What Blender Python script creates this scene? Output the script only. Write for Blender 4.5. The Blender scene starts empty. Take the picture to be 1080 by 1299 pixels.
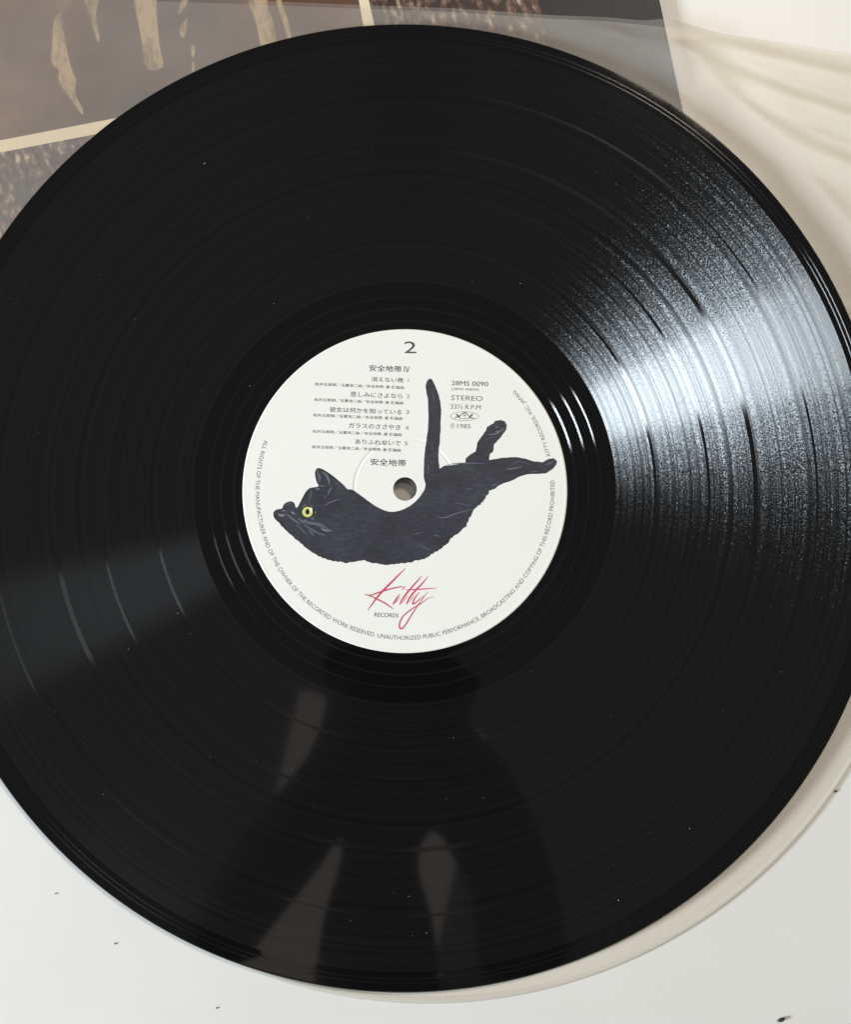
import bpy, bmesh, math, random
from mathutils import Vector, Matrix, noise
from mathutils.geometry import tessellate_polygon

scene = bpy.context.scene
COL = scene.collection
R = math.radians
MM = 0.001

# ---------------------------------------------------------------- camera
# phone held about 27 cm above the record
CAMERA_POSITION = (0.00442, -0.03008, 0.271)
CAMERA_AXES = ((0.999976, -0.00035, 0.00699), (-0.00025, 0.99632, 0.08571), (-0.00699, -0.08571, 0.9963))   # right, up, back
cam_data = bpy.data.cameras.new('camera')
cam_data.sensor_fit = 'HORIZONTAL'
cam_data.sensor_width = 36.0
cam_data.lens = 36.0 * 1100.0 / 1080.0
cam_data.clip_start = 0.01
cam_data.clip_end = 50.0
cam = bpy.data.objects.new('camera', cam_data)
COL.objects.link(cam)
ax = [Vector(a) for a in CAMERA_AXES]
cam.matrix_world = Matrix(((ax[0].x, ax[1].x, ax[2].x, CAMERA_POSITION[0]),
                           (ax[0].y, ax[1].y, ax[2].y, CAMERA_POSITION[1]),
                           (ax[0].z, ax[1].z, ax[2].z, CAMERA_POSITION[2]),
                           (0, 0, 0, 1)))
scene.camera = cam

# ---------------------------------------------------------------- light: dim warm room, one window low on the left, plus added lamps
world = bpy.data.worlds.new('World')
scene.world = world
world.use_nodes = True
bg = world.node_tree.nodes['Background']
bg.inputs['Color'].default_value = (1.0, 0.98, 0.94, 1)
bg.inputs['Strength'].default_value = 0.15

WINDOW_AZIMUTH, WINDOW_ELEVATION, WINDOW_DISTANCE = 195.5, 19.0, 2.0
win_data = bpy.data.lights.new('window_light', 'AREA')
win_data.shape = 'RECTANGLE'
win_data.size = 0.50
win_data.size_y = 0.36
win_data.energy = 82.0
win_data.color = (0.86, 0.945, 1.0)
win = bpy.data.objects.new('window_light', win_data)
COL.objects.link(win)
a_, e_ = R(WINDOW_AZIMUTH), R(WINDOW_ELEVATION)
win.location = WINDOW_DISTANCE * Vector((math.cos(a_) * math.cos(e_), math.sin(a_) * math.cos(e_), math.sin(e_)))
win.rotation_euler = (-win.location).to_track_quat('-Z', 'Y').to_euler()

# added warm fill for room bounce, placed where the vinyl does not mirror it
fill_data = bpy.data.lights.new('warm_fill', 'AREA')
fill_data.shape = 'RECTANGLE'
fill_data.size = 0.40
fill_data.size_y = 0.36
fill_data.energy = 36.0
fill_data.color = (1.0, 0.88, 0.73)
fill = bpy.data.objects.new('warm_fill', fill_data)
COL.objects.link(fill)
a_, e_ = R(60), R(50)
fill.location = 2.6 * Vector((math.cos(a_) * math.cos(e_), math.sin(a_) * math.cos(e_), math.sin(e_)))
fill.rotation_euler = (-fill.location).to_track_quat('-Z', 'Y').to_euler()

# added lamp standing in for a lit ceiling, mirrored between the photographer's limbs
ceil_data = bpy.data.lights.new('ceiling_stand_in', 'AREA')
ceil_data.shape = 'RECTANGLE'
ceil_data.size = 0.47
ceil_data.size_y = 0.70
ceil_data.energy = 0.85
ceil_data.color = (1.0, 0.82, 0.70)
ceil = bpy.data.objects.new('ceiling_stand_in', ceil_data)
COL.objects.link(ceil)
ceil.location = (-0.14, -0.73, 1.9)
ceil.rotation_euler = (0, 0, R(-13))

vs = scene.view_settings
vs.view_transform = 'Standard'
vs.look = 'None'
vs.exposure = 0.0
vs.gamma = 1.0
vs.use_curve_mapping = False
scene.render.engine = 'CYCLES'
scene.cycles.max_bounces = 8
scene.cycles.use_denoising = True
scene.cycles.transparent_max_bounces = 16

# ---------------------------------------------------------------- measured outlines, millimetres on the label (origin at the spindle hole)
CAT_FACE = [(-40.52, -7.08), (-39.6, -6.35), (-37.95, -6.04), (-37.55, -4.89), (-36.52, -4.11), (-35.23, -3.85), (-34.19, -4.48), (-33.81, -5.67), (-33.14, -5.67), (-32.38, -4.37), (-31.62, -2.55), (-30.6, -0.73), (-29.31, 0.32), (-26.98, 0.73), (-26.99, 1.62), (-27.68, 3.97), (-27.8, 5.64), (-27.03, 6.48), (-25.47, 6.06), (-23.38, 4.76), (-21.03, 2.93), (-18.94, 1.1), (-17.9, -0.04), (-16.34, -0.3), (-13.74, -2.02), (-11.14, -3.95), (-8.54, -5.66), (-5.42, -6.96), (-2.83, -6.96), (-0.24, -6.18), (2.35, -4.62), (4.42, -2.54), (5.98, -0.19)]
CAT_TAIL_LEGS = [(6.35, 1.35), (5.79, 3.51), (5.79, 6.97), (6.01, 11.3), (6.65, 15.21), (7.09, 19.12), (7.22, 23.05), (7.09, 27.85), (6.53, 30.91), (6.36, 32.45), (6.88, 33.98), (7.66, 34.64), (8.39, 34.21), (9.26, 32.45), (10.33, 29.61), (10.98, 26.54), (11.19, 24.8), (10.97, 21.3), (10.97, 18.69), (10.75, 15.21), (10.31, 11.74), (10.31, 9.14), (10.65, 6.32), (12.03, 7.19), (14.18, 7.41), (16.76, 7.84), (18.7, 8.28), (18.7, 9.36), (20.43, 10.88), (21.94, 11.75), (22.38, 14.35), (23.68, 16.31), (24.99, 18.05), (25.43, 19.36), (27.38, 20.45), (28.03, 21.32), (29.76, 21.54), (31.05, 21.11), (31.56, 20.02), (31.47, 18.71), (30.6, 17.4), (29.29, 15.66), (27.55, 13.92), (27.33, 11.75), (26.24, 10.88), (26.02, 8.93), (29.25, 9.58), (31.84, 9.8), (34.85, 9.89), (37.0, 9.5), (39.58, 8.64), (42.81, 8.29), (44.55, 9.38), (46.06, 9.59), (47.12, 8.73), (46.9, 7.64), (45.59, 6.13), (43.42, 4.83), (39.98, 4.83), (37.39, 4.48), (35.67, 3.96), (33.08, 2.66), (30.49, 1.8), (28.77, 0.93), (27.9, 0.07), (25.75, -0.58)]
CAT_FLANK = [(25.82, -0.86), (25.13, -2.22), (23.99, -3.81), (22.63, -5.17), (21.05, -6.16), (20.36, -7.88), (19.68, -9.01), (19.45, -9.92), (18.78, -10.59), (18.77, -11.5), (17.42, -12.4), (16.29, -13.75), (14.94, -14.43), (13.13, -16.45), (10.88, -18.47), (8.63, -19.82), (6.38, -21.39), (4.14, -21.84), (1.44, -22.74)]
CAT_BELLY = [(-0.73, -22.75), (-3.83, -23.26), (-6.92, -23.26), (-10.02, -22.75), (-12.35, -21.97), (-15.18, -22.38), (-18.27, -22.74), (-21.89, -22.23), (-24.99, -21.46), (-28.09, -19.91), (-30.69, -17.84), (-33.03, -16.04), (-35.38, -13.97), (-37.47, -11.9), (-39.04, -10.08), (-40.19, -8.79)]
CAT_FACE_STROKES = [
    ([(-29.22, -0.07), (-29.09, -1.66), (-29.85, -4.37)], 0.55, 'mid'),
    ([(-27.86, -0.07), (-26.85, 0.16), (-26.73, -0.52)], 0.5, 'lilac'),
    ([(-27.35, 5.83), (-26.89, 4.47), (-26.43, 3.33), (-26.87, 1.97)], 0.9, 'brown'),
    ([(-25.88, 5.38), (-24.52, 4.47), (-23.72, 2.88), (-23.37, 1.18)], 0.75, 'teal'),
    ([(-22.68, 0.61), (-23.35, -0.52), (-24.02, -2.11)], 0.5, 'teal'),
    ([(-22.02, 2.66), (-21.11, 1.75), (-19.75, 0.61)], 0.4, 'mid'),
    ([(-26.97, 0.84), (-25.62, 0.95), (-24.94, 0.61)], 0.4, 'teal'),
    ([(-25.14, -2.11), (-24.46, -2.79)], 0.5, 'mid'),
    ([(-24.89, -5.27), (-23.77, -4.48), (-21.98, -3.69), (-19.73, -3.12)], 0.32, 'lilac'),
    ([(-39.27, -7.87), (-38.14, -8.21), (-37.02, -7.99)], 0.75, 'pink'),
    ([(-38.16, -6.63), (-36.81, -6.75)], 0.55, 'lilac'),
    ([(-36.8, -7.54), (-35.21, -8.89), (-33.62, -10.02), (-32.26, -10.92)], 0.6, 'teal'),
    ([(-35.23, -7.2), (-34.55, -7.42), (-33.98, -7.87)], 0.75, 'pale'),
    ([(-32.96, -8.89), (-31.82, -10.02), (-30.02, -10.47)], 0.65, 'teal'),
    ([(-32.05, -9.9), (-30.93, -9.79), (-29.8, -10.47), (-27.32, -10.92), (-25.52, -11.59), (-23.49, -12.49)], 0.7, 'teal'),
    ([(-31.37, -10.92), (-30.01, -11.82), (-28.2, -12.94), (-26.4, -13.84), (-24.15, -14.29)], 0.85, 'dteal'),
    ([(-30.01, -12.04), (-29.09, -13.39), (-27.74, -14.74)], 0.8, 'dteal'),
    ([(-25.96, -12.04), (-24.83, -12.72), (-22.58, -12.94)], 0.6, 'pale'),
    ([(-33.84, -10.69), (-31.8, -12.49), (-29.98, -14.29)], 0.6, 'dteal'),
    ([(-28.67, -10.24), (-26.42, -10.69), (-24.17, -11.37)], 0.5, 'dteal'),
    ([(-31.64, -5.73), (-31.09, -5.05), (-30.3, -4.94)], 0.22, 'pale'),
    ([(-29.62, -4.94), (-28.83, -5.27), (-28.26, -5.84)], 0.2, 'lilac'),
    ([(-29.47, -9.23), (-28.57, -8.89), (-27.91, -8.21)], 0.22, 'pale'),
    ([(-27.8, -6.86), (-27.62, -7.65)], 0.45, 'lilac'),
    ([(-28.68, -9.56), (-28.01, -9.23)], 0.28, 'pale'),
    ([(-37.27, -5.28), (-36.16, -4.49), (-34.8, -4.6)], 0.5, 'mid'),
    ([(-37.94, -5.96), (-36.81, -6.18)], 0.4, 'dark'),
    ([(-38.21, -11.59), (-37.21, -10.69)], 0.35, 'dark'),
    ([(-33.89, -5.95), (-32.99, -5.61), (-32.33, -4.37), (-31.0, -1.88), (-29.22, 0.04)], 0.35, 'dark'),
    ([(-27.91, 5.38), (-27.56, 3.56), (-27.09, 1.52)], 0.35, 'dark'),
    ([(-27.13, 6.4), (-25.2, 5.49), (-22.25, 3.56), (-19.53, 1.3)], 0.45, 'dark'),
    ([(-40.62, -7.08), (-40.15, -8.89), (-38.33, -10.69), (-36.74, -12.72)], 0.4, 'dark'),
]
CAT_BODY_STROKES = [
    ([(15.41, -4.72), (16.32, -4.49), (20.38, -5.17)], 0.35, 'mid'),
    ([(9.99, -8.79), (12.24, -8.88), (16.31, -7.43), (20.82, -6.16)], 0.32, 'lilac'),
    ([(30.84, 6.19), (34.01, 6.42), (36.28, 7.1)], 0.4, 'lilac'),
    ([(33.12, 8.01), (35.84, 8.47), (39.01, 7.56)], 0.3, 'mid'),
    ([(38.99, 5.51), (41.25, 5.37)], 0.25, 'lilac'),
    ([(43.08, 7.33), (44.91, 8.02), (46.27, 8.7)], 0.3, 'lilac'),
    ([(42.18, 8.02), (44.46, 9.16), (46.06, 9.48)], 0.25, 'dark'),
    ([(29.5, 8.92), (33.13, 9.74), (35.85, 9.47), (39.01, 8.47), (42.41, 8.11)], 0.35, 'dark'),
    ([(36.72, 4.73), (42.15, 4.92), (44.43, 5.51)], 0.3, 'dark'),
    ([(4.14, -16.9), (6.38, -18.25), (8.18, -18.92)], 0.4, 'dteal'),
    ([(8.63, -14.2), (10.88, -14.65)], 0.4, 'dteal'),
    ([(2.33, -14.2), (5.48, -13.3)], 0.35, 'mid'),
    ([(12.73, 7.54), (16.35, 8.0), (20.88, 8.0), (24.96, 8.01)], 0.3, 'lilac'),
    ([(18.59, -0.18), (21.3, 0.27)], 0.3, 'mid'),
    ([(26.73, 1.18), (28.54, 1.41)], 0.25, 'lilac'),
    ([(8.21, 14.39), (8.43, 12.1)], 0.5, 'mid'),
    ([(7.3, 7.99), (6.84, 4.35)], 0.4, 'mid'),
]
CAT_LEG_STROKES = [
    ([(25.41, 16.96), (28.0, 17.18), (29.74, 18.27), (31.13, 19.14)], 0.35, 'pale'),
    ([(28.02, 19.36), (28.88, 19.23)], 0.45, 'lilac'),
    ([(28.01, 18.05), (29.09, 17.92)], 0.45, 'lilac'),
    ([(29.96, 18.93), (30.61, 19.14)], 0.35, 'mid'),
    ([(28.02, 20.45), (28.67, 20.8)], 0.3, 'mid'),
    ([(24.54, 15.22), (26.7, 16.09), (28.43, 15.88)], 0.25, 'mid'),
    ([(8.16, 14.77), (8.37, 13.04)], 0.5, 'mid'),
    ([(8.61, 30.92), (9.03, 26.54)], 0.4, 'mid'),
    ([(27.58, 19.14), (29.31, 18.49), (30.61, 20.02)], 0.22, 'dark'),
]
LOGO_STROKES = [
    ([(0.11, -24.43), (-1.74, -26.27), (-3.46, -27.99), (-5.18, -29.71), (-6.9, -31.43), (-8.37, -33.15), (-9.84, -35.1), (-11.42, -37.3)], 0.62, 'red'),
    ([(-12.43, -32.58), (-10.58, -32.65), (-8.62, -32.04), (-6.4, -31.31), (-3.7, -30.57), (-1.24, -30.08), (-0.62, -30.2)], 0.45, 'red'),
    ([(-12.31, -32.41), (-10.34, -33.02), (-8.36, -34.0), (-6.39, -34.98), (-4.67, -36.09), (-3.56, -36.94)], 0.42, 'red'),
    ([(0.12, -30.01), (-0.37, -30.45), (-1.04, -31.19)], 0.3, 'red'),
    ([(-1.6, -32.41), (-2.71, -33.88), (-3.81, -35.6)], 0.5, 'red'),
    ([(-3.88, -35.65), (-2.7, -34.62), (-1.48, -33.39)], 0.2, 'red'),
    ([(5.17, -26.77), (3.2, -28.98), (1.47, -30.94), (-0.0, -32.78), (-0.98, -34.13), (-1.72, -35.6)], 0.55, 'red'),
    ([(-1.77, -35.65), (-0.49, -34.37), (0.74, -32.9)], 0.2, 'red'),
    ([(7.02, -27.01), (5.17, -29.22), (3.45, -30.94), (1.97, -32.66), (0.99, -34.13), (0.37, -35.48)], 0.55, 'red'),
    ([(0.37, -35.48), (1.72, -34.13), (2.95, -32.66)], 0.2, 'red'),
    ([(-0.0, -31.04), (2.95, -30.99), (6.16, -30.77), (9.85, -30.5)], 0.36, 'red'),
    ([(4.43, -31.68), (3.45, -32.91), (2.71, -34.13), (2.34, -35.23), (2.96, -35.23), (4.19, -34.13), (5.66, -32.91)], 0.42, 'red'),
    ([(6.94, -31.63), (5.66, -33.4), (4.19, -35.36), (2.71, -37.56), (1.48, -39.51), (0.26, -41.46), (-0.97, -42.88), (-1.66, -42.44), (-1.66, -41.22), (-0.73, -39.27), (0.99, -37.68), (2.71, -36.46), (4.68, -35.36), (6.65, -33.89), (8.62, -33.03)], 0.42, 'red'),
]
LETTERING = [
    ('2', 1.52, 44.49, 3.82, 3.74, 0.0005, -1),
    ('安全地帯', -6.25, 37.76, 10.18, 2.03, 0.01, -2.3),
    ('Ⅳ', 0.42, 37.52, 1.77, 1.87, 0.012, -2.3),
    ('消えない夜', -5.56, 34.22, 10.05, 1.54, 0.006, -2.3),
    ('1', 0.94, 34.03, 0.17, 1.14, 0.0, -2.3),
    ('悲しみにさよなら', -8.99, 29.37, 16.26, 1.63, 0.006, -2.3),
    ('2', 0.86, 29.0, 0.9, 1.22, 0, -2.3),
    ('彼女は何かを知っている', -12.34, 24.44, 22.4, 1.63, 0.006, -2.3),
    ('3', 0.7, 24.04, 0.9, 1.22, 0, -2.3),
    ('ガラスのささやき', -9.54, 19.52, 16.17, 1.63, 0.006, -2.3),
    ('4', 0.5, 19.08, 0.98, 1.14, 0, -2.3),
    ('ありふれないで', -8.51, 14.5, 14.11, 1.54, 0.006, -2.3),
    ('5', 0.26, 14.18, 0.98, 1.22, 0, -2.3),
    ('松井五郎詞／玉置浩二曲／安全地帯, 星 勝編曲', -14.32, 32.26, 27.73, 1.02, 0.012, -2.3),
    ('松井五郎詞／玉置浩二曲／安全地帯, 星 勝編曲', -14.52, 27.37, 27.73, 1.02, 0.012, -2.3),
    ('松井五郎詞／玉置浩二曲／安全地帯, 星 勝編曲', -14.74, 22.49, 27.78, 1.02, 0.012, -2.3),
    ('松井五郎詞／玉置浩二曲／安全地帯, 星 勝編曲', -14.96, 17.42, 27.66, 1.02, 0.012, -2.3),
    ('松井五郎詞／玉置浩二曲／安全地帯, 星 勝編曲', -15.16, 12.56, 27.58, 1.02, 0.012, -2.3),
    ('安全地帯', -5.26, 8.26, 11.07, 2.11, 0.01, -2.3),
    ('28MS 0090', 20.14, 33.04, 11.43, 1.45, 0.0005, -1.8),
    ('(28MS 00890)', 18.68, 31.12, 8.52, 0.87, 0.0005, -1.8),
    ('STEREO', 19.19, 28.44, 9.84, 1.54, 0.0, -1.8),
    ('33⅓ R.P.M', 18.77, 25.7, 9.38, 1.54, -0.004, -1.8),
    ('Ⓟ', 14.66, 19.66, 1.36, 1.63, 0, -1.8),
    ('1985', 18.25, 19.6, 4.18, 1.36, 0, -1.8),
    ('RECORDS', -5.64, -38.72, 7.37, 1.24, 0.01, -2.5),
]
EMBLEM = [(14.08, 22.83), (22.81, 22.84), (18.45, 24.16), (18.44, 21.31)]
EYE = [(-30.12, -7.15), (-30.12, -7.08), (-29.05, -6.4)]
RECORD_LIFT = 0.004304

# ---------------------------------------------------------------- helpers
def srgb(r, g, b):
    f = lambda c: (c / 12.92 if c <= 0.04045 else ((c + 0.055) / 1.055) ** 2.4)
    return (f(r / 255), f(g / 255), f(b / 255), 1.0)

class NT:
    """tiny node-tree writer"""
    def __init__(self, name):
        self.m = bpy.data.materials.new(name)
        self.m.use_nodes = True
        self.t = self.m.node_tree
        self.t.nodes.clear()
        self.out = self.t.nodes.new('ShaderNodeOutputMaterial')
    def n(self, kind, **props):
        nd = self.t.nodes.new(kind)
        for k, v in props.items():
            setattr(nd, k, v)
        return nd
    def set(self, sock, v):
        if isinstance(v, bpy.types.NodeSocket):
            self.t.links.new(v, sock)
        else:
            sock.default_value = v
    def math(self, op, a, b=0.0, clamp=False):
        nd = self.n('ShaderNodeMath', operation=op, use_clamp=clamp)
        self.set(nd.inputs[0], a); self.set(nd.inputs[1], b)
        return nd.outputs[0]
    def vmath(self, op, a, b=(0, 0, 0), scale=None):
        nd = self.n('ShaderNodeVectorMath', operation=op)
        self.set(nd.inputs[0], a); self.set(nd.inputs[1], b)
        if scale is not None:
            self.set(nd.inputs['Scale'], scale)
        return nd.outputs['Value'] if op in ('LENGTH', 'DOT_PRODUCT') else nd.outputs['Vector']
    def noise(self, vec, scale, detail=2.0, rough=0.5, dim='3D'):
        nd = self.n('ShaderNodeTexNoise', noise_dimensions=dim)
        if dim == '1D':
            self.set(nd.inputs['W'], vec)
        else:
            self.set(nd.inputs['Vector'], vec)
        nd.inputs['Scale'].default_value = scale
        nd.inputs['Detail'].default_value = detail
        nd.inputs['Roughness'].default_value = rough
        return nd.outputs['Fac'] if 'Fac' in nd.outputs else nd.outputs[0]
    def ramp(self, fac, stops):
        nd = self.n('ShaderNodeValToRGB')
        el = nd.color_ramp.elements
        while len(el) < len(stops):
            el.new(0.5)
        for e, (p, c) in zip(el, stops):
            e.position = p; e.color = c
        self.set(nd.inputs[0], fac)
        return nd.outputs[0]
    def maprange(self, v, a, b, c, d):
        nd = self.n('ShaderNodeMapRange')
        for i, x in enumerate((v, a, b, c, d)):
            self.set(nd.inputs[i], x)
        return nd.outputs[0]
    def mix(self, fac, a, b):
        nd = self.n('ShaderNodeMix', data_type='RGBA')
        self.set(nd.inputs[0], fac); self.set(nd.inputs[6], a); self.set(nd.inputs[7], b)
        return nd.outputs[2]
    def principled(self, **kw):
        nd = self.n('ShaderNodeBsdfPrincipled')
        for k, v in kw.items():
            self.set(nd.inputs[k.replace('_', ' ')], v)
        return nd
    def done(self, shader):
        self.t.links.new(shader, self.out.inputs['Surface'])
        return self.m

def obj_coord(nt):
    return nt.n('ShaderNodeTexCoord').outputs['Object']

def mesh_obj(name, verts, faces, mat, parent=None, smooth=False):
    me = bpy.data.meshes.new(name)
    me.from_pydata([tuple(v) for v in verts], [], faces)
    me.update()
    if smooth:
        me.polygons.foreach_set('use_smooth', [True] * len(me.polygons))
    if mat:
        me.materials.append(mat)
    o = bpy.data.objects.new(name, me)
    COL.objects.link(o)
    if parent:
        o.parent = parent
    return o

def empty(name, loc=(0, 0, 0)):
    o = bpy.data.objects.new(name, None)
    o.empty_display_size = 0.02
    COL.objects.link(o)
    o.location = loc
    return o

def tag(o, label=None, cat=None, group=None, kind=None):
    for k, v in (('label', label), ('category', cat), ('group', group), ('kind', kind)):
        if v:
            o[k] = v
    return o

def lathe(profile, seg=384, closed=False):
    """profile: list of (r, z) in mm -> verts, faces, revolved about z"""
    verts, faces = [], []
    for r, z in profile:
        for i in range(seg):
            a = 2 * math.pi * i / seg
            verts.append((r * math.cos(a) * MM, r * math.sin(a) * MM, z * MM))
    n = len(profile)
    for j in range(n if closed else n - 1):
        k = (j + 1) % n
        for i in range(seg):
            i2 = (i + 1) % seg
            faces.append((j * seg + i, j * seg + i2, k * seg + i2, k * seg + i))
    return verts, faces

def flat_poly(pts, z):
    """closed outline in mm -> verts, faces (upward)"""
    verts = [(x * MM, y * MM, z * MM) for x, y in pts]
    tris = tessellate_polygon([[Vector((x, y, 0)) for x, y in pts]])
    faces = []
    for t in tris:
        a, b, c = (Vector(verts[i]) for i in t)
        faces.append(tuple(t) if (b - a).cross(c - a).z > 0 else tuple(reversed(t)))
    return verts, faces

def smooth_path(pts, n=6):
    """Catmull-Rom through pts"""
    if len(pts) < 3:
        (a, b), (c, d) = pts
        return [(a + (c - a) * i / n, b + (d - b) * i / n) for i in range(n + 1)]
    P = [Vector((*p, 0)) for p in pts]
    P = [2 * P[0] - P[1]] + P + [2 * P[-1] - P[-2]]
    out = []
    for i in range(1, len(P) - 2):
        for k in range(n):
            t = k / n
            p0, p1, p2, p3 = P[i - 1], P[i], P[i + 1], P[i + 2]
            q = 0.5 * ((2 * p1) + (p2 - p0) * t + (2 * p0 - 5 * p1 + 4 * p2 - p3) * t * t + (3 * p1 - p0 - 3 * p2 + p3) * t ** 3)
            out.append((q.x, q.y))
    out.append((P[-2].x, P[-2].y))
    return out

def stroke(verts, faces, pts, width, z, lo=0.15):
    """brush stroke that tapers at both ends, appended to verts / faces"""
    p = smooth_path(pts)
    n = len(p)
    b = len(verts)
    for i, (x, y) in enumerate(p):
        x0, y0 = p[max(i - 1, 0)]; x1, y1 = p[min(i + 1, n - 1)]
        d = Vector((x1 - x0, y1 - y0)).normalized()
        w = width * 0.5 * (lo + (1 - lo) * math.sin(math.pi * i / (n - 1)) ** 0.7)
        verts.append(((x - d.y * w) * MM, (y + d.x * w) * MM, z * MM))
        verts.append(((x + d.y * w) * MM, (y - d.x * w) * MM, z * MM))
    for i in range(n - 1):
        faces.append((b + 2 * i + 1, b + 2 * i + 3, b + 2 * i + 2, b + 2 * i))

_depsgraph_texts = {}
def glyphs(body, bold=0.0):
    """outline of a line of lettering as (verts, faces) in font units"""
    key = (body, bold)
    if key not in _depsgraph_texts:
        cu = bpy.data.curves.new('lettering', 'FONT')
        cu.body = body
        cu.size = 1.0
        cu.offset = bold
        cu.resolution_u = 3
        o = bpy.data.objects.new('lettering', cu)
        COL.objects.link(o)
        dg = bpy.context.evaluated_depsgraph_get()
        me = o.evaluated_get(dg).to_mesh()
        v = [tuple(x.co) for x in me.vertices]
        f = [tuple(p.vertices) for p in me.polygons]
        o.evaluated_get(dg).to_mesh_clear()
        bpy.data.objects.remove(o)
        bpy.data.curves.remove(cu)
        _depsgraph_texts[key] = (v, f)
    return _depsgraph_texts[key]

def fix_up(verts, faces):
    out = []
    for f in faces:
        a, b, c = (Vector(verts[i]) for i in f[:3])
        out.append(tuple(f) if (b - a).cross(c - a).z >= 0 else tuple(reversed(f)))
    return out

# ---------------------------------------------------------------- materials
def groove_material(name, loud, seed):
    """black vinyl cut with grooves: two walls leaning to and from the centre, their flanks shaken sideways by the music"""
    nt = NT(name)
    co = obj_coord(nt)
    sep = nt.n('ShaderNodeSeparateXYZ'); nt.set(sep.inputs[0], co)
    comb = nt.n('ShaderNodeCombineXYZ'); nt.set(comb.inputs[0], sep.outputs[0]); nt.set(comb.inputs[1], sep.outputs[1])
    flat = comb.outputs[0]
    r = nt.vmath('LENGTH', flat)
    rad = nt.vmath('NORMALIZE', flat)
    tan = nt.vmath('CROSS_PRODUCT', (0, 0, 1), rad)
    ringv = nt.math('ADD', nt.math('MULTIPLY', r, 1000.0), seed * 31.7)          # mm
    coarse = nt.noise(ringv, 0.55, 3.0, 0.65, '1D')
    fine = nt.noise(ringv, 3.1, 2.0, 0.6, '1D')
    level = nt.math('ADD', nt.math('MULTIPLY', coarse, 0.65), nt.math('MULTIPLY', fine, 0.35))
    level = nt.maprange(level, 0.36, 0.62, 0.26, 1.0)
    # grain: short wriggles across the groove
    gv = nt.n('ShaderNodeCombineXYZ')
    rs = nt.vmath('SCALE', rad, scale=270.0)
    sp = nt.n('ShaderNodeSeparateXYZ'); nt.set(sp.inputs[0], rs)
    nt.set(gv.inputs[0], sp.outputs[0]); nt.set(gv.inputs[1], sp.outputs[1]); nt.set(gv.inputs[2], nt.math('MULTIPLY', ringv, 1.9))
    g1 = nt.noise(gv.outputs[0], 1.0, 2.0, 0.6)
    g2 = nt.noise(gv.outputs[0], 2.7, 1.0, 0.5)
    g = nt.math('SUBTRACT', nt.math('ADD', nt.math('MULTIPLY', g1, 0.65), nt.math('MULTIPLY', g2, 0.35)), 0.5)
    sideways = nt.math('MULTIPLY', nt.math('MULTIPLY', g, loud), level)
    def tilted(k, side):
        v = nt.vmath('ADD', (0, 0, 1), nt.vmath('SCALE', rad, scale=k))
        if side is not None:
            v = nt.vmath('ADD', v, nt.vmath('SCALE', tan, scale=side))
        v = nt.vmath('NORMALIZE', v)
        vt = nt.n('ShaderNodeVectorTransform', vector_type='NORMAL', convert_from='OBJECT', convert_to='WORLD')
        nt.set(vt.inputs[0], v)
        return vt.outputs[0]
    def wall(k, side, rough, aniso, col):
        b = nt.n('ShaderNodeBsdfAnisotropic', distribution='BECKMANN')
        nt.set(b.inputs['Color'], col)
        b.inputs['Roughness'].default_value = rough
        b.inputs['Anisotropy'].default_value = aniso
        nt.set(b.inputs['Normal'], tilted(k, side))
        nt.set(b.inputs['Tangent'], tan)
        return b.outputs[0]
    def add(a, b):
        s = nt.n('ShaderNodeAddShader'); nt.t.links.new(a, s.inputs[0]); nt.t.links.new(b, s.inputs[1])
        return s.outputs[0]
    base = nt.principled(Base_Color=(0.004, 0.004, 0.0045, 1), Roughness=0.05, IOR=1.38)
    wl = nt.math('MULTIPLY', level, WALL_LOUD)
    cl = nt.n('ShaderNodeCombineColor')
    for i, tint in enumerate((0.94, 0.99, 1.03)):
        nt.set(cl.inputs[i], nt.math('MULTIPLY', wl, tint))
    sh = add(base.outputs[0], wall(-1.02, sideways, 0.30, 0.05, cl.outputs[0]))
    cq = (WALL_QUIET,) * 3 + (1,)
    sh = add(sh, wall(-1.02, None, 0.20, 0.62, cq))
    sh = add(sh, wall(0.52, None, 0.26, 0.45, (WALL_QUIET * 0.07,) * 3 + (1,)))
    return nt.done(sh)

WALL_LOUD, WALL_QUIET = 0.024, 0.004
groove_mats = [groove_material('grooved_vinyl_%d' % i, 1.3, i) for i in range(5)]

def vinyl_material():
    nt = NT('smooth_black_vinyl')
    co = obj_coord(nt)
    n1 = nt.noise(co, 60.0, 3.0)
    rough = nt.maprange(n1, 0.3, 0.7, 0.04, 0.07)
    p = nt.principled(Base_Color=(0.004, 0.004, 0.0045, 1), Roughness=rough, IOR=1.40)
    return nt.done(p.outputs[0])
vinyl = vinyl_material()

def quiet_material():
    """a silent, widely spaced groove: one narrow streak of light and nothing else"""
    nt = NT('silent_groove')
    co = obj_coord(nt)
    rad = nt.vmath('NORMALIZE', nt.vmath('MULTIPLY', co, (1, 1, 0)))
    sh = nt.principled(Base_Color=(0.004, 0.004, 0.0045, 1), Roughness=0.12, IOR=1.40).outputs[0]
    for k, c in ((-1.0, 0.02), (0.55, 0.0008)):
        v = nt.vmath('NORMALIZE', nt.vmath('ADD', (0, 0, 1), nt.vmath('SCALE', rad, scale=k)))
        b = nt.n('ShaderNodeBsdfAnisotropic', distribution='BECKMANN')
        b.inputs['Color'].default_value = (c, c, c, 1)
        b.inputs['Roughness'].default_value = 0.20
        b.inputs['Anisotropy'].default_value = 0.62
        nt.set(b.inputs['Normal'], v); nt.set(b.inputs['Tangent'], nt.vmath('CROSS_PRODUCT', (0, 0, 1), rad))
        s = nt.n('ShaderNodeAddShader'); nt.t.links.new(sh, s.inputs[0]); nt.t.links.new(b.outputs[0], s.inputs[1])
        sh = s.outputs[0]
    return nt.done(sh)
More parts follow.
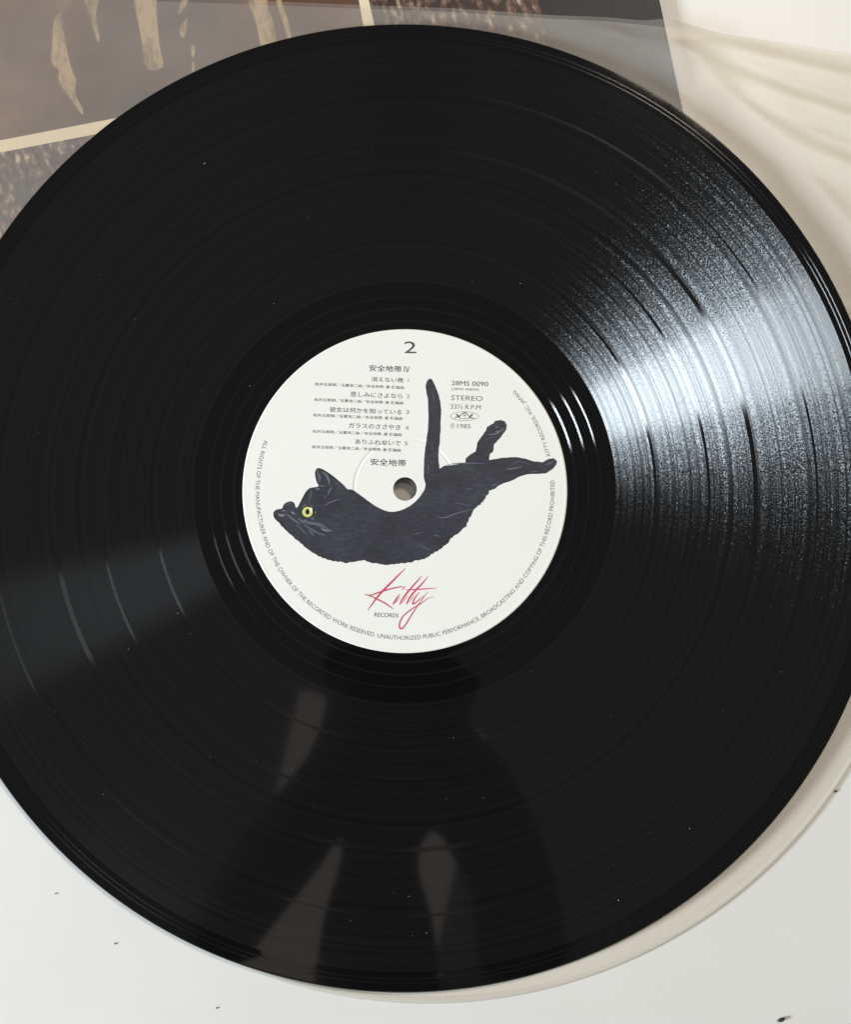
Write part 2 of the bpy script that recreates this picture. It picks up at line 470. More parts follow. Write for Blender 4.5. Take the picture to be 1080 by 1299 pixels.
silent = quiet_material()

def paper_material(name, col, var=0.04, rough=0.45):
    nt = NT(name)
    co = obj_coord(nt)
    n1 = nt.noise(co, 45.0, 4.0, 0.6)
    n2 = nt.noise(co, 1800.0, 2.0, 0.6)
    f = nt.math('ADD', nt.math('MULTIPLY', n1, 0.6), nt.math('MULTIPLY', n2, 0.4))
    c = nt.ramp(f, [(0.3, tuple(v * (1 - var) for v in col[:3]) + (1,)), (0.7, tuple(min(1, v * (1 + var)) for v in col[:3]) + (1,))])
    bump = nt.n('ShaderNodeBump'); bump.inputs['Strength'].default_value = 0.06; bump.inputs['Distance'].default_value = 0.0001
    nt.set(bump.inputs['Height'], n2)
    p = nt.principled(Base_Color=c, Roughness=rough, IOR=1.4, Normal=bump.outputs[0])
    return nt.done(p.outputs[0])

label_paper = paper_material('label_paper', (0.78, 0.79, 0.76, 1), 0.02, 0.4)
ink = paper_material('black_ink', srgb(74, 74, 80), 0.25, 0.5)
ink_soft = paper_material('grey_ink', srgb(104, 104, 106), 0.25, 0.5)
red_ink = paper_material('red_ink', srgb(200, 70, 100), 0.15, 0.5)

def cat_material():
    nt = NT('cat_print')
    co = obj_coord(nt)
    st = nt.vmath('MULTIPLY', co, (0.55, 1.0, 1.0))
    n1 = nt.noise(st, 110.0, 4.0, 0.6)
    n2 = nt.noise(nt.vmath('MULTIPLY', co, (0.5, 1.4, 1)), 900.0, 3.0, 0.65)
    n3 = nt.noise(co, 45.0, 2.0)
    c = nt.ramp(n1, [(0.3, srgb(48, 49, 55)), (0.55, srgb(62, 64, 73)), (0.75, srgb(66, 76, 85))])
    c = nt.mix(nt.maprange(n3, 0.45, 0.7, 0.0, 0.6), c, srgb(54, 54, 63))
    c = nt.mix(nt.maprange(n2, 0.38, 0.62, 0.45, 0.0), c, srgb(34, 35, 42))
    p = nt.principled(Base_Color=c, Roughness=0.45, IOR=1.4)
    return nt.done(p.outputs[0])
cat_mat = cat_material()
STROKE_COL = {'mid': srgb(76, 80, 92), 'lilac': srgb(102, 100, 116), 'brown': srgb(92, 84, 94), 'teal': srgb(92, 102, 112), 'pink': srgb(128, 116, 130),
          'pale': srgb(112, 120, 130), 'dteal': srgb(78, 88, 98), 'dark': srgb(44, 46, 52)}
stroke_mats = {k: paper_material('cat_' + k, v, 0.12, 0.45) for k, v in STROKE_COL.items()}
iris_mat = paper_material('eye_yellow_green', srgb(205, 208, 120), 0.1, 0.4)
pupil_mat = paper_material('eye_black', srgb(26, 26, 28), 0.1, 0.4)
glint_mat = paper_material('eye_white', srgb(235, 238, 236), 0.03, 0.4)

def table_material():
    nt = NT('white_tabletop')
    co = obj_coord(nt)
    n1 = nt.noise(co, 9.0, 5.0, 0.62)
    n2 = nt.noise(co, 900.0, 2.0)
    c = nt.ramp(n1, [(0.3, (0.645, 0.64, 0.62, 1)), (0.7, (0.69, 0.687, 0.672, 1))])
    bump = nt.n('ShaderNodeBump'); bump.inputs['Strength'].default_value = 0.03; bump.inputs['Distance'].default_value = 0.0002
    nt.set(bump.inputs['Height'], n2)
    p = nt.principled(Base_Color=c, Roughness=0.42, IOR=1.45, Normal=bump.outputs[0])
    return nt.done(p.outputs[0])

def sleeve_material(name, veil, tint):
    """milky polythene: lets most light through, scatters a little"""
    nt = NT(name)
    co = obj_coord(nt)
    n1 = nt.noise(co, 22.0, 4.0, 0.6)
    d = nt.n('ShaderNodeBsdfDiffuse'); d.inputs['Color'].default_value = tint
    tl = nt.n('ShaderNodeBsdfTranslucent'); tl.inputs['Color'].default_value = tint
    g = nt.n('ShaderNodeBsdfAnisotropic'); g.inputs['Roughness'].default_value = 0.42; g.inputs['Color'].default_value = (1, 1, 1, 1)
    tr = nt.n('ShaderNodeBsdfTransparent')
    lw = nt.n('ShaderNodeLayerWeight'); lw.inputs['Blend'].default_value = 0.5      # a longer way through the film where it stands up in folds
    nt.set(tr.inputs['Color'], nt.mix(nt.maprange(lw.outputs['Facing'], 0.20, 0.5, 0.0, 1.0), (1.0, 0.997, 0.99, 1), (0.87, 0.84, 0.785, 1)))
    def mx(f, a, b):
        s = nt.n('ShaderNodeMixShader'); nt.set(s.inputs[0], f); nt.t.links.new(a, s.inputs[1]); nt.t.links.new(b, s.inputs[2])
        return s.outputs[0]
    body = mx(0.25, d.outputs[0], tl.outputs[0])
    v = mx(nt.maprange(n1, 0.3, 0.7, veil * 0.8, veil * 1.2), tr.outputs[0], body)
    v = mx(0.012, v, g.outputs[0])
    return nt.done(v)

def tweed_material():
    nt = NT('tweed_print')
    co = obj_coord(nt)
    rot = nt.n('ShaderNodeMapping'); nt.set(rot.inputs['Vector'], co)
    rot.inputs['Rotation'].default_value = (0, 0, R(-8))
    warp = nt.noise(co, 260.0, 2.0)
    st = nt.vmath('MULTIPLY', rot.outputs[0], (1.0, 0.42, 1.0))
    v = nt.n('ShaderNodeTexVoronoi', feature='F1'); v.inputs['Scale'].default_value = 430.0; v.inputs['Randomness'].default_value = 0.9
    nt.set(v.inputs['Vector'], st)
    n2 = nt.noise(st, 640.0, 3.0, 0.7)
    f = nt.math('SUBTRACT', nt.math('ADD', nt.math('MULTIPLY', n2, 0.9), nt.math('MULTIPLY', warp, 0.25)), nt.math('MULTIPLY', v.outputs['Distance'], 0.35))
    c = nt.ramp(f, [(0.30, srgb(44, 28, 25)), (0.43, srgb(82, 56, 48)), (0.52, srgb(116, 94, 80)), (0.67, srgb(184, 164, 144))])
    p = nt.principled(Base_Color=c, Roughness=0.5, IOR=1.4)
    return nt.done(p.outputs[0])

def photo_material():
    nt = NT('faded_photo_print')
    co = obj_coord(nt)
    n1 = nt.noise(co, 16.0, 3.0, 0.6)
    n2 = nt.noise(co, 220.0, 3.0, 0.6)
    c = nt.ramp(n1, [(0.32, srgb(62, 43, 34)), (0.5, srgb(90, 60, 45)), (0.68, srgb(116, 74, 55))])
    c = nt.mix(nt.maprange(n2, 0.4, 0.7, 0.0, 0.35), c, srgb(58, 48, 40))
    p = nt.principled(Base_Color=c, Roughness=0.45, IOR=1.4)
    return nt.done(p.outputs[0])

def mottled(name, a, b):
    nt = NT(name)
    co = obj_coord(nt)
    n1 = nt.noise(nt.vmath('MULTIPLY', co, (1.6, 0.6, 1)), 160.0, 4.0, 0.65)
    p = nt.principled(Base_Color=nt.ramp(n1, [(0.34, a), (0.56, b)]), Roughness=0.45, IOR=1.4)
    return nt.done(p.outputs[0])

# ---------------------------------------------------------------- the white table
tv = [(x, y, z) for z in (-0.025, 0.0) for x, y in ((-0.55, -0.45), (0.55, -0.45), (0.55, 0.6), (-0.55, 0.6))]
tf = [(4, 5, 6, 7), (3, 2, 1, 0), (0, 1, 5, 4), (1, 2, 6, 5), (2, 3, 7, 6), (3, 0, 4, 7)]
table = mesh_obj('tabletop', tv, tf, table_material())
tag(table, 'smooth white tabletop under the record and sleeves', 'table', kind='structure')
bv = table.modifiers.new('bevel', 'BEVEL'); bv.width = 0.004; bv.segments = 3

# ---------------------------------------------------------------- the cardboard jacket behind the record
JACKET_T = 2.7
JA = R(10.0)
JU = Vector((-math.cos(JA), -math.sin(JA)))      # along the lower edge, to the left
JV = Vector((-math.sin(JA), math.cos(JA)))       # up the right edge
JC = Vector((91.2, 116.0))                       # lower right corner, mm
def jac(x, y):
    """world mm -> jacket-local mm (x to the right, y up, from the lower right corner)"""
    d = Vector((x, y)) - JC
    return (-d.dot(JU), d.dot(JV))
jacket = empty('record_jacket', (JC.x * MM, JC.y * MM, 0))
jacket.rotation_euler = (0, 0, JA)
tag(jacket, 'brown tweed and photo printed cardboard record jacket lying under the top of the record', 'record jacket')
charcoal = paper_material('charcoal_card', srgb(24, 28, 31), 0.08, 0.55)
cream_card = paper_material('cream_card', srgb(206, 192, 168), 0.05, 0.5)
W = 314.0
# two boards with a slit opening on the right, folded along the left
def board(name, z0, z1, inset):
    v, f = [], []
    for z in (z0, z1):
        for x, y in ((-W, inset), (-inset, inset), (-inset, W - inset), (-W, W - inset)):
            v.append((x * MM, y * MM, z * MM))
    f = [(4, 5, 6, 7), (3, 2, 1, 0), (0, 1, 5, 4), (1, 2, 6, 5), (2, 3, 7, 6), (3, 0, 4, 7)]
    o = mesh_obj(name, v, f, charcoal, jacket)
    b = o.modifiers.new('bevel', 'BEVEL'); b.width = 0.0003; b.segments = 2
    return o
board('back_board', 0.05, 0.75, 0.0)
board('spacer_fold', 0.76, JACKET_T - 0.78, 1.2)
front = board('front_board', JACKET_T - 0.77, JACKET_T, 0.0)

def print_patch(name, pts_world, z, mat, parent):
    v, f = flat_poly([jac(*p) for p in pts_world], z)
    return mesh_obj(name, v, f, mat, parent)
rnd = random.Random(4)
# tweed print, its right border ragged like torn cloth
edge = []
for i in range(60):
    t = i / 59
    y = 112 + t * 70
    x = 43.3 + (161.2 - y) * 0.155 + rnd.uniform(-0.55, 0.55)
    edge.append((x, y))
tweed_pts = [(-205, 60.5)] + [(40, 104.2)] + edge + [(30, 300), (-235, 250)]
tweed = print_patch('fabric_print', tweed_pts, JACKET_T + 0.03, tweed_material(), jacket)
# the framed photograph printed over the tweed
photo_mat = photo_material()
FRAME_OUT = [(-200, 94.0), (-130.2, 108.8), (-3.4, 135.4), (-12.2, 160.9 + 2.0), (-20.0, 205), (-210, 172)]
FRAME_OUT = [(-200, 94.3), (-5.5, 134.2), (-10.6, 153.3), (-12.2, 160.9), (-24.0, 217), (-215, 177)]
FRAME_IN = [(-200, 97.9), (-130.3, 112.7), (-9.6, 137.6), (-14.2, 153.3), (-15.5, 160.9), (-27.0, 212), (-213, 173)]
frame_line = print_patch('photo_border', FRAME_OUT, JACKET_T + 0.06, paper_material('cream_print', srgb(214, 200, 176), 0.06), jacket)
photo = print_patch('photo_print', FRAME_IN, JACKET_T + 0.09, photo_mat, jacket)
light_print = mottled('pale_photo_detail', srgb(112, 88, 66), srgb(166, 142, 112))
dim_print = paper_material('brown_photo_detail', srgb(104, 78, 60), 0.12)
SHAPES = [
 (light_print, [(-112.6, 156.0), (-114.5, 153.3), (-114.8, 145.5), (-114.8, 139.0), (-112.3, 136.4), (-112.4, 133.2), (-110.3, 129.4), (-106.4, 124.2), (-104.2, 121.4), (-104.6, 124.2), (-106.9, 128.7), (-106.8, 133.2), (-108.4, 137.1), (-110.5, 145.5), (-111.7, 152.0)]),
 (light_print, [(-105.9, 164.5), (-104.9, 160.5), (-103.2, 155.9), (-101.8, 151.4), (-100.1, 146.2), (-99.7, 148.1), (-101.0, 154.6), (-100.3, 160.5), (-99.8, 164.5)]),
 (light_print, [(-88.8, 162), (-88.5, 159.6), (-87.1, 152.7), (-86.0, 147.5), (-85.2, 142.3), (-83.6, 136.9), (-78.8, 137.7), (-80.1, 145.0), (-81.1, 154.1), (-81.4, 159.9), (-81.0, 162)]),
 (light_print, [(-70.2, 164.0), (-73.1, 164.0), (-73.1, 160.6), (-74.2, 155.7), (-72.1, 158.3)]),
 (light_print, [(-71.4, 154.1), (-73.2, 151.5), (-73.4, 148.9), (-72.5, 147.7), (-71.7, 149.5)]),
 (light_print, [(-69.8, 145.0), (-68.7, 145.0), (-68.8, 141.1), (-69.6, 141.8)]),
 (light_print, [(-69.4, 139.2), (-68.8, 139.2), (-68.7, 136.4), (-69.2, 136.2)]),
 (light_print, [(-53.5, 165), (-52.0, 160.7), (-49.9, 155.9), (-48.4, 151.1), (-46.6, 144.0), (-42.2, 144.2), (-43.3, 152.9), (-44.8, 157.1), (-45.4, 160.8), (-46, 165)]),
 (light_print, [(-43.3, 165), (-42.5, 160.8), (-41.0, 155.9), (-39.6, 151.7), (-38.2, 146.4), (-37.1, 146.0), (-38.7, 154.1), (-40.2, 158.4), (-40.7, 160.8), (-41, 165)]),
 (dim_print, [(-115.6, 164.4), (-112.4, 155.9), (-106.7, 162.5), (-106.7, 164.5)]),
]
for i, (m, pts) in enumerate(SHAPES):
    sm = smooth_path(pts + [pts[0]], 3)[:-1]
    if m is light_print:
        cx_ = sum(p[0] for p in sm) / len(sm); cy_ = sum(p[1] for p in sm) / len(sm)
        halo = []
        for q in range(len(sm)):
            (xa, ya), (xb, yb) = sm[q - 1], sm[(q + 1) % len(sm)]
            d = Vector((yb - ya, xa - xb))
            d = d.normalized() if d.length > 1e-6 else Vector((0, 0))
            if d.dot(Vector((sm[q][0] - cx_, sm[q][1] - cy_))) < 0:
                d = -d
            halo.append((sm[q][0] + d.x * 0.45, sm[q][1] + d.y * 0.45))
        print_patch('photo_detail', halo, JACKET_T + 0.105, dim_print, jacket)
    print_patch('photo_detail', sm, JACKET_T + (0.12 if m is not light_print else 0.15), m, jacket)

# ---------------------------------------------------------------- polythene inner sleeve with a round bottom
def seg_dist(px, py, ax_, ay, bx, by):
    dx, dy = bx - ax_, by - ay
    t = max(0.0, min(1.0, ((px - ax_) * dx + (py - ay) * dy) / (dx * dx + dy * dy)))
    return math.hypot(px - ax_ - t * dx, py - ay - t * dy), t
def sstep(a, b, x):
    t = max(0.0, min(1.0, (x - a) / (b - a)))
    return t * t * (3 - 2 * t)
FOLDS = [  # ridge lines (mm), height, half width
 ([(84, 152), (100, 146.5), (122, 140), (152, 133)], 2.6, 4.6),
 ([(84, 145), (104, 136), (124, 127), (158, 116)], 3.4, 5.0),
 ([(88, 138), (110, 123), (130, 110), (160, 96)], 3.4, 5.4),
 ([(98, 128), (120, 108), (138, 90), (162, 66)], 3.2, 5.8),
 ([(60, 150), (75, 145), (92, 138)], 1.6, 3.8),
 ([(122, 97), (143, 72), (158, 40)], 2.4, 6.0),
]
def support(x, y):
    """height of what the sleeve lies on, eased over the jacket's edges"""
    u, v = jac(x, y)
    inside = min(-u, v)
    if inside >= 0:
        return JACKET_T + 0.22
    d = -inside
    return 0.12 + (JACKET_T + 0.1) * (1 - sstep(0.0, 26.0, d)) ** 1.6
def fold_height(x, y, k):
    h = 0.0
    for line, hh, w in FOLDS:
        best, bt = 1e9, 0
        L = len(line) - 1
        for i in range(L):
            d, t = seg_dist(x, y, *line[i], *line[i + 1])
            if d < best:
                best, bt = d, (i + t) / L
        h += hh * math.exp(-(best / w) ** 2) * min(1.0, math.sin(math.pi * min(max(bt, 0.0), 1.0)) * 0.4 + 0.75)
    h += 0.5 * max(0.0, noise.noise(Vector((x * 0.03 + 3, y * 0.05, k))))
    r = math.hypot(x, y)
    return h * sstep(151.0, 166.0, r) if r < 166 else h
TOP_EDGE = [(-160, 163.5), (-60, 160.5), (-11.1, 158.7), (11.5, 158.0), (45.0, 155.7), (63.0, 155.0), (86.2, 152.4), (100.4, 151.1), (124.8, 147.9), (145.3, 144.5), (165, 141)]
def top_y(x):
    for (a, b), (c, d) in zip(TOP_EDGE, TOP_EDGE[1:]):
        if a <= x <= c:
            return b + (d - b) * (x - a) / (c - a)
    return TOP_EDGE[-1][1]
SC = (8.0, 0.5); SR = 154.3
def sleeve_sheet(name, mat, layer, parent):
    nx, ny = 150, 150
    verts, faces = [], []
    for i in range(nx + 1):
        s = -1 + 2 * i / nx
        s = math.sin(s * math.pi / 2)                    # denser towards the sides, so the round bottom stays smooth
        x0 = SC[0] + SR * s
        yb = SC[1] - math.sqrt(max(0.0, SR * SR - (SR * s) ** 2))
        yt = top_y(x0) - (0.0 if layer else 1.2)
        for j in range(ny + 1):
            t = j / ny
            y = yb + (yt - yb) * t
            x = x0 + max(0.0, y) * 0.02
            base = support(x, y)
            r = math.hypot(x, y)
            # under the disc the sleeve cannot rise above the vinyl; round the spindle it clings to it
            under = 0.16 + max(0.0, (y + 150.5) * 0.01431)
            if r < 40:
                base = base + (under - 0.12 - base) * (1 - sstep(15.0, 40.0, r))
            if r < 152:
                base = min(base, under)
            z = base + (0.10 if layer else 0.0)
            rim = min(SR - math.hypot(x0 - SC[0], min(0, y - SC[1])), 40) if y < SC[1] else 40
            if layer:
                z += fold_height(x, y, 1.7) * (0.0 if r < 151 else 1.0)
                if r > 151 and y < SC[1] + 60:
                    z += 0.55 * sstep(0.0, 3.0, rim) * sstep(151.0, 154.0, r)
            verts.append((x * MM, y * MM, z * MM))
    for i in range(nx):
        for j in range(ny):
            a = i * (ny + 1) + j
            faces.append((a, a + ny + 1, a + ny + 2, a + 1))
    return mesh_obj(name, verts, faces, mat, parent, smooth=True)
sleeve = empty('inner_sleeve', (0, 0, 0))
tag(sleeve, 'translucent milky plastic inner sleeve with a round bottom, creased, beneath the black record', 'record sleeve')
poly = sleeve_material('milky_polythene', 0.105, (0.97, 0.96, 0.94, 1))
sleeve_sheet('back_sheet', poly, 0, sleeve)
sleeve_sheet('front_sheet', poly, 1, sleeve)
# welded seam along the round bottom
sv, sf = [], []
N = 160
for i in range(N + 1):
    a = R(180 + 180 * i / N)
    for dr, z in ((-1.5, 0.30), (-0.9, 0.62), (0.1, 0.60), (0.25, 0.02)):
        sv.append(((SC[0] + (SR + dr) * math.cos(a)) * MM, (SC[1] + (SR + dr) * math.sin(a)) * MM, z * MM))
for i in range(N):
    for k in range(3):
        a = i * 4 + k
        sf.append((a, a + 1, a + 5, a + 4))
mesh_obj('welded_seam', sv, sf, sleeve_material('polythene_seam', 0.28, (0.84, 0.84, 0.82, 1)), sleeve, smooth=True)

# ---------------------------------------------------------------- the record
TILT = R(0.82)
record = empty('vinyl_record', (0, 0, RECORD_LIFT))
record.rotation_euler = (TILT, 0, 0)
tag(record, 'large glossy black vinyl record with white cat label lying on its sleeve', 'record')
TH = 1.8
profile = [(3.62, -TH + 0.1), (3.62, -0.12), (3.75, 0.0), (15.3, 0.0), (49.6, 0.0), (50.6, -0.01), (51.3, -0.04), (52.0, -0.055), (60, -0.06), (64.5, -0.06), (105, -0.06), (143.6, -0.06),
           (144.6, -0.055), (145.8, -0.03), (147.2, -0.005), (148.6, 0.0), (149.5, 0.0), (149.95, -0.004), (150.33, -0.36), (150.5, -0.65), (150.5, -0.9), (150.0, -1.3), (149.0, -1.6), (145, -1.75), (100, -TH), (52, -TH), (4.0, -TH)]
v, f = lathe(profile, 512, closed=True)
disc = mesh_obj('disc', v, [tuple(reversed(q)) for q in f], vinyl, record, smooth=True)
disc.data.set_sharp_from_angle(angle=R(35)) if hasattr(disc.data, 'set_sharp_from_angle') else None

def ring_band(name, r0, r1, z, mat, parent, seg=384):
    v, f = lathe([(r0, z), ((r0 + r1) / 2, z), (r1, z)], seg)
    return mesh_obj(name, v, [tuple(reversed(q)) for q in f], mat, parent, smooth=True)
GAPS = [65.3, 77.7, 94.3, 108.8, 128.0, 144.3]
HALF = [0.0, 0.45, 0.45, 0.75, 0.4, 0.0]
for i in range(5):
    ring_band('track_band', GAPS[i] + HALF[i], GAPS[i + 1] - HALF[i + 1], -0.04, groove_mats[i], disc)
for i in range(1, 5):
    ring_band('track_gap', GAPS[i] - HALF[i] + 0.02, GAPS[i] + HALF[i] - 0.02, -0.045, silent, disc)
for r0, r1 in ((52.6, 53.3), (56.6, 57.2), (60.4, 60.9)):      # the widely spaced run-out spiral
    ring_band('run_out_groove', r0, r1, -0.04, silent, disc)
for r0, r1, z in ((146.0, 146.35, -0.008), (147.3, 147.65, 0.012)):
    ring_band('lead_in_groove', r0, r1, z, silent, disc)

# ---------------------------------------------------------------- paper label
lp = [(3.64, 0.0), (3.66, 0.09), (3.74, 0.10), (3.9, 0.10), (6, 0.10), (14.8, 0.10), (15.2, 0.10), (15.35, 0.10), (15.55, 0.02), (15.9, 0.02), (16.1, 0.10), (16.5, 0.10), (17.5, 0.10), (47, 0.10), (49.0, 0.10), (49.2, 0.10), (49.75, 0.14), (50.1, 0.13), (50.25, 0.02)]
v, f = lathe(lp, 256)
label = mesh_obj('label', v, [tuple(reversed(q)) for q in f], label_paper, record, smooth=True)
label['label'] = 'round white paper label with black cat and red script'
Z0 = 0.10

# the black cat, printed; its fur outline bristles
rnd = random.Random(11)
outline = []
def furry(pts, amp, step, closed_to=None):
    out = []
    pts = list(pts) + ([closed_to] if closed_to else [])
    for (a, b), (c, d) in zip(pts, pts[1:]):
        L = math.hypot(c - a, d - b)
        n = max(1, int(L / step))
        nx_, ny_ = (d - b) / max(L, 1e-6), -(c - a) / max(L, 1e-6)
        for i in range(n):
            t = i / n
            k = amp * rnd.uniform(-0.5, 1.0) if i or amp > 0.2 else 0
            out.append((a + (c - a) * t - nx_ * k, b + (d - b) * t - ny_ * k))
    return out
sm_face = smooth_path(CAT_FACE, 3)
outline += furry(sm_face, 0.05, 0.8, CAT_TAIL_LEGS[0])
outline += furry(CAT_TAIL_LEGS, 0.09, 0.6, CAT_FLANK[0])
outline += furry(CAT_FLANK, 0.30, 0.55, CAT_BELLY[0])
outline += furry(CAT_BELLY, 0.22, 0.55, CAT_FACE[0])
v, f = flat_poly(outline, Z0 + 0.02)
cat = mesh_obj('cat_print', v, f, cat_mat, label)
cat['label'] = 'printed black cat with raised tail and yellow green eye'
by_col = {}
for grp in (CAT_FACE_STROKES, CAT_BODY_STROKES, CAT_LEG_STROKES):
    for pts, w, c in grp:
        by_col.setdefault(c, []).append((pts, w))
zc = Z0 + 0.03
for c, L in by_col.items():
    for pts, w in L:
        sv, sf = [], []
        stroke(sv, sf, pts, w, zc)
        mesh_obj('fur_highlight' if c != 'dark' else 'fur_shadow', sv, fix_up(sv, sf), stroke_mats[c], label)
    zc += 0.004
def disc_print(name, c, rx, ry, z, mat, parent, n=28):
    pts = [(c[0] + rx * math.cos(2 * math.pi * i / n), c[1] + ry * math.sin(2 * math.pi * i / n)) for i in range(n)]
    v, f = flat_poly(pts, z)
    return mesh_obj(name, v, f, mat, parent)
disc_print('eye_rim', EYE[0], 2.05, 1.95, Z0 + 0.075, stroke_mats['dark'], label)
disc_print('eye_iris', EYE[0], 1.62, 1.6, Z0 + 0.085, iris_mat, label)
disc_print('eye_pupil', EYE[1], 0.62, 0.86, Z0 + 0.095, pupil_mat, label)
disc_print('eye_glint', EYE[2], 0.42, 0.6, Z0 + 0.105, glint_mat, label)

# lettering
def place_text(body, cx, cy, w, h, bold, rot, mat, name='lettering', z=Z0 + 0.02):
    gv, gf = glyphs(body, bold)
    if not gv:
        return None
    x0, x1 = min(p[0] for p in gv), max(p[0] for p in gv)
    y0, y1 = min(p[1] for p in gv), max(p[1] for p in gv)
    sx, sy = w / max(x1 - x0, 1e-6), h / max(y1 - y0, 1e-6)
    a = R(rot); ca, sa = math.cos(a), math.sin(a)
    verts = []
    for p in gv:
        x = (p[0] - (x0 + x1) / 2) * sx; y = (p[1] - (y0 + y1) / 2) * sy
        verts.append(((cx + x * ca - y * sa) * MM, (cy + x * sa + y * ca) * MM, z * MM))
    return mesh_obj(name, verts, fix_up(verts, gf), mat, label)
for body, cx, cy, w, h, bold, rot in LETTERING:
    small = h < 1.6 or bold < 0
    place_text(body, cx, cy, w, h, max(bold, 0), rot, ink_soft if bold <= 0 or h < 1.2 or body == 'RECORDS' else ink, 'side_number' if body == '2' and h > 3 else 'lettering')

def ring_text(body, a0, a1, r, h, mat, name='rim_lettering'):
    """lettering along the label's rim, tops towards the centre, read anticlockwise"""
    gv, gf = glyphs(body, 0.0)
    x0, x1 = min(p[0] for p in gv), max(p[0] for p in gv)
    cap = 0.73
    verts = []
    for p in gv:
        t = (p[0] - x0) / (x1 - x0)
        a = R(a0 + (a1 - a0) * t)
        rr = r + h / 2 - p[1] / cap * h
        verts.append((rr * math.cos(a) * MM, rr * math.sin(a) * MM, (Z0 + 0.02) * MM))
    return mesh_obj(name, verts, fix_up(verts, gf), mat, label)
ring_text('ALL RIGHTS OF THE MANUFACTURER AND OF THE OWNER OF THE RECORDED WORK RESERVED. UNAUTHORIZED PUBLIC PERFORMANCE, BROADCASTING AND COPYING OF THIS RECORD PROHIBITED', 160.8, 363.4, 45.6, 1.35, ink_soft)
ring_text('KITTY RECORDS, INC. JAPAN', 373.0, 402.0, 45.6, 1.25, ink_soft)

# red script
sv, sf = [], []
for i, (pts, w, c) in enumerate(LOGO_STROKES):
    stroke(sv, sf, pts, w, Z0 + 0.02 + 0.002 * i, 0.25)
logo = mesh_obj('script_logo', sv, fix_up(sv, sf), red_ink, label)
logo['label'] = 'red handwritten script with a long looped y'

# little oval emblem
(ex0, ey), (ex1, _), (_, ety), (_, eby) = EMBLEM
ecx, ecy, erx, ery = (ex0 + ex1) / 2, (ety + eby) / 2, (ex1 - ex0) / 2, (ety - eby) / 2
sv, sf = [], []
def ering(rx, ry, w, cx=ecx, cy=ecy, a0=0, a1=360):
    b = len(sv); n = 40
    for i in range(n + 1):
        a = R(a0 + (a1 - a0) * i / n)
        for q in (-w / 2, w / 2):
            sv.append(((cx + (rx + q) * math.cos(a)) * MM, (cy + (ry + q) * math.sin(a)) * MM, (Z0 + 0.02) * MM))
    for i in range(n):
        sf.append((b + 2 * i, b + 2 * i + 1, b + 2 * i + 3, b + 2 * i + 2))
ering(erx, ery, 0.13)
for pts, w in (([(-.62, .5), (-.45, .1), (-.3, -.55)], .55), ([(-.75, -.5), (-.5, -.1), (-.3, .1)], .35), ([(-.35, -.1), (-.15, .55), (0, .75), (.15, .55), (.35, -.1)], .42),
               ([(.3, -.55), (.45, .1), (.62, .5)], .55), ([(.3, .1), (.5, -.4), (.75, -.5)], .35), ([(-.1, -.1), (0, .25), (.1, -.1)], .3), ([(-.35, -.65), (0, -.5), (.35, -.65)], .2)):
    stroke(sv, sf, [(ecx + x * erx, ecy + y * ery) for x, y in pts], w, Z0 + 0.024)
mesh_obj('oval_emblem', sv, fix_up(sv, sf), ink_soft, label)

# ---------------------------------------------------------------- small things: dust on the vinyl, crumbs on the table
rnd = random.Random(23)
dv, df = [], []
def fleck(x, y, z, s, L=1.0):
    b = len(dv)
    a = rnd.uniform(0, math.pi)
    n = 6
    for i in range(n):
        t = 2 * math.pi * i / n
        px_, py_ = s * L * math.cos(t) * rnd.uniform(.6, 1.2), s * math.sin(t) * rnd.uniform(.6, 1.2)
        dv.append(((x + px_ * math.cos(a) - py_ * math.sin(a)) * MM, (y + px_ * math.sin(a) + py_ * math.cos(a)) * MM, z * MM))
    dv.append((x * MM, y * MM, (z + s * 0.8) * MM))
    for i in range(n):
        df.append((b + i, b + (i + 1) % n, b + n))
for i in range(75):
    r = math.sqrt(rnd.uniform(58 ** 2, 144 ** 2)); a = rnd.uniform(0, 2 * math.pi)
    fleck(r * math.cos(a), r * math.sin(a), -0.035, rnd.choice((.05, .05, .06, .07, .08, .13)), rnd.choice((1, 1, 1, 1.6, 3.0)))
dust = mesh_obj('dust', dv, df, paper_material('grey_dust', (0.40, 0.40, 0.38, 1), 0.2, 0.9), record)
dust['kind'] = 'stuff'

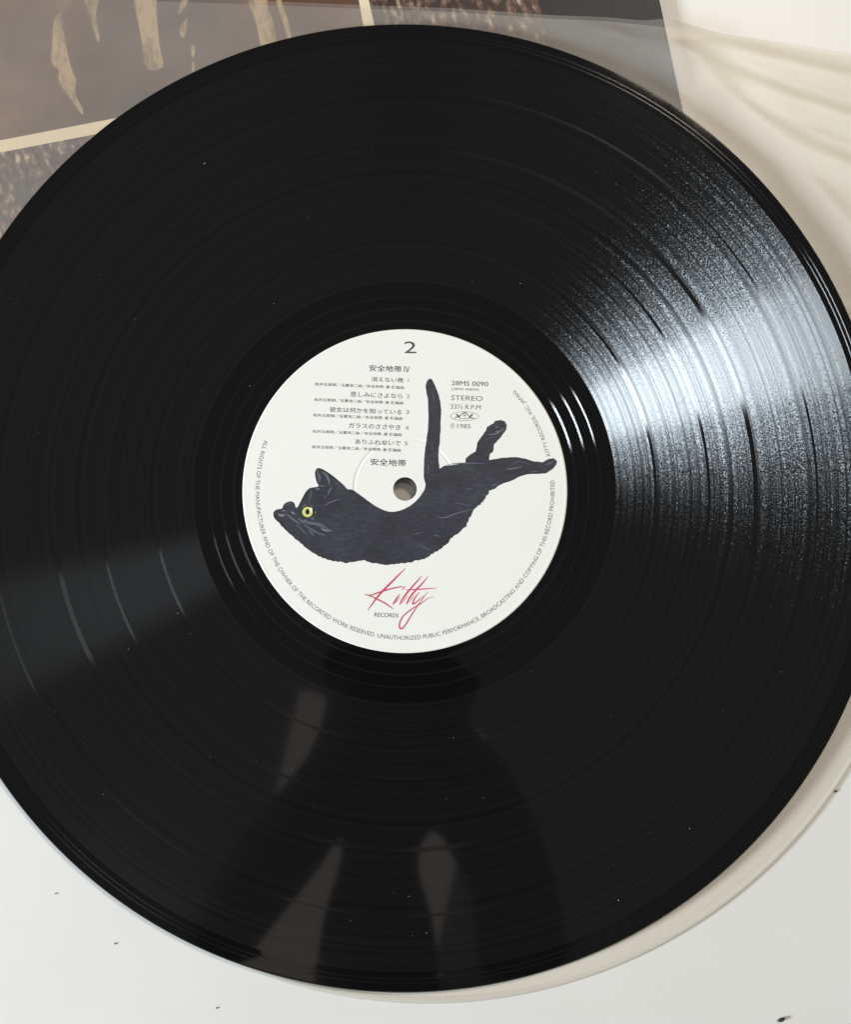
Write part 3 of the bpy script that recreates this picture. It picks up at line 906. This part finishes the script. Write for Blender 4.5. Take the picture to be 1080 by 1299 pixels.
crumb_mat = paper_material('dark_crumb', srgb(52, 48, 44), 0.2, 0.8)
crumb_pale = paper_material('grey_crumb', srgb(125, 120, 114), 0.2, 0.8)
CRUMBS = [(112.7, -159.0, 1.15, 'black crumb on the white table by the lower right corner, largest of the specks'),
          (131.8, -92.4, 0.65, 'dark speck on the white table just outside the rounded sleeve edge'),
          (-86.9, -136.6, 0.45, 'tiny dark speck on the white table below left of the record, nearer the record'),
          (-105.1, -122.1, 0.38, 'tiniest dark speck on the white table at the far left, below the record'),
          (-56.1, -155.2, 0.42, 'tiny dark speck on the white table at the bottom edge, left of the middle')]
for x, y, s, lab_ in CRUMBS:
    me = bpy.data.meshes.new('crumb')
    bm = bmesh.new()
    bmesh.ops.create_icosphere(bm, subdivisions=2, radius=s * MM)
    for vv in bm.verts:
        k = 1 + 0.35 * noise.noise(Vector(vv.co) * 1500 + Vector((x, y, 0)))
        vv.co = Vector((vv.co.x * k * 0.95, vv.co.y * k * 0.5, vv.co.z * k * 0.42))
    zmin = min(vv.co.z for vv in bm.verts)
    for vv in bm.verts:
        vv.co.z -= zmin
    bm.to_mesh(me); bm.free()
    me.materials.append(crumb_mat if s > 0.6 else crumb_pale)
    o = bpy.data.objects.new('crumb', me)
    COL.objects.link(o)
    o.location = (x * MM, y * MM, 0.0)
    o.rotation_euler = (0, 0, R(-25 + 40 * s))
    tag(o, lab_, 'crumb', 'dark specks on the table')

# ---------------------------------------------------------------- the photographer bending over the table, out of frame, mirrored in the vinyl; limbs shaped to block the added overhead lamp
JOINTS = [  # name, position (m), radius, joined to
 ('waist', (-0.030, -0.391, 0.50), 0.058, None), ('hips', (-0.03, -0.62, 0.30), 0.150, 'waist'), ('chest', (-0.034, -0.306, 0.54), 0.038, 'waist'),
 ('neck', (-0.029, -0.236, 0.57), 0.038, 'chest'), ('head', (-0.021, -0.172, 0.60), 0.074, 'neck'), ('crown', (-0.006, -0.140, 0.62), 0.068, 'head'),
 ('shoulder_a', (-0.076, -0.231, 0.55), 0.040, 'neck'), ('elbow_a', (-0.140, -0.306, 0.54), 0.040, 'shoulder_a'), ('wrist_a', (-0.189, -0.376, 0.50), 0.029, 'elbow_a'),
 ('shoulder_b', (0.046, -0.226, 0.57), 0.052, 'neck'), ('elbow_b', (0.090, -0.306, 0.52), 0.040, 'shoulder_b'), ('wrist_b', (0.094, -0.391, 0.50), 0.042, 'elbow_b'),
]
bm = bmesh.new()
lay = bm.verts.layers.skin.verify()
jv = {}
for n_, p_, r_, to in JOINTS:
    vv = bm.verts.new(p_)
    vv[lay].radius = (r_, r_)
    vv[lay].use_root = to is None
    jv[n_] = vv
    if to:
        bm.edges.new((jv[to], vv))
me = bpy.data.meshes.new('person')
bm.to_mesh(me); bm.free()
me.materials.append(paper_material('dark_cloth', (0.012, 0.012, 0.014, 1), 0.2, 0.9))
person = bpy.data.objects.new('person', me)
COL.objects.link(person)
person.modifiers.new('skin', 'SKIN').use_smooth_shade = True
sub = person.modifiers.new('subdivision', 'SUBSURF'); sub.levels = 2; sub.render_levels = 2
tag(person, 'person in dark clothing bending over the record, seen only as a dim reflection', 'person')
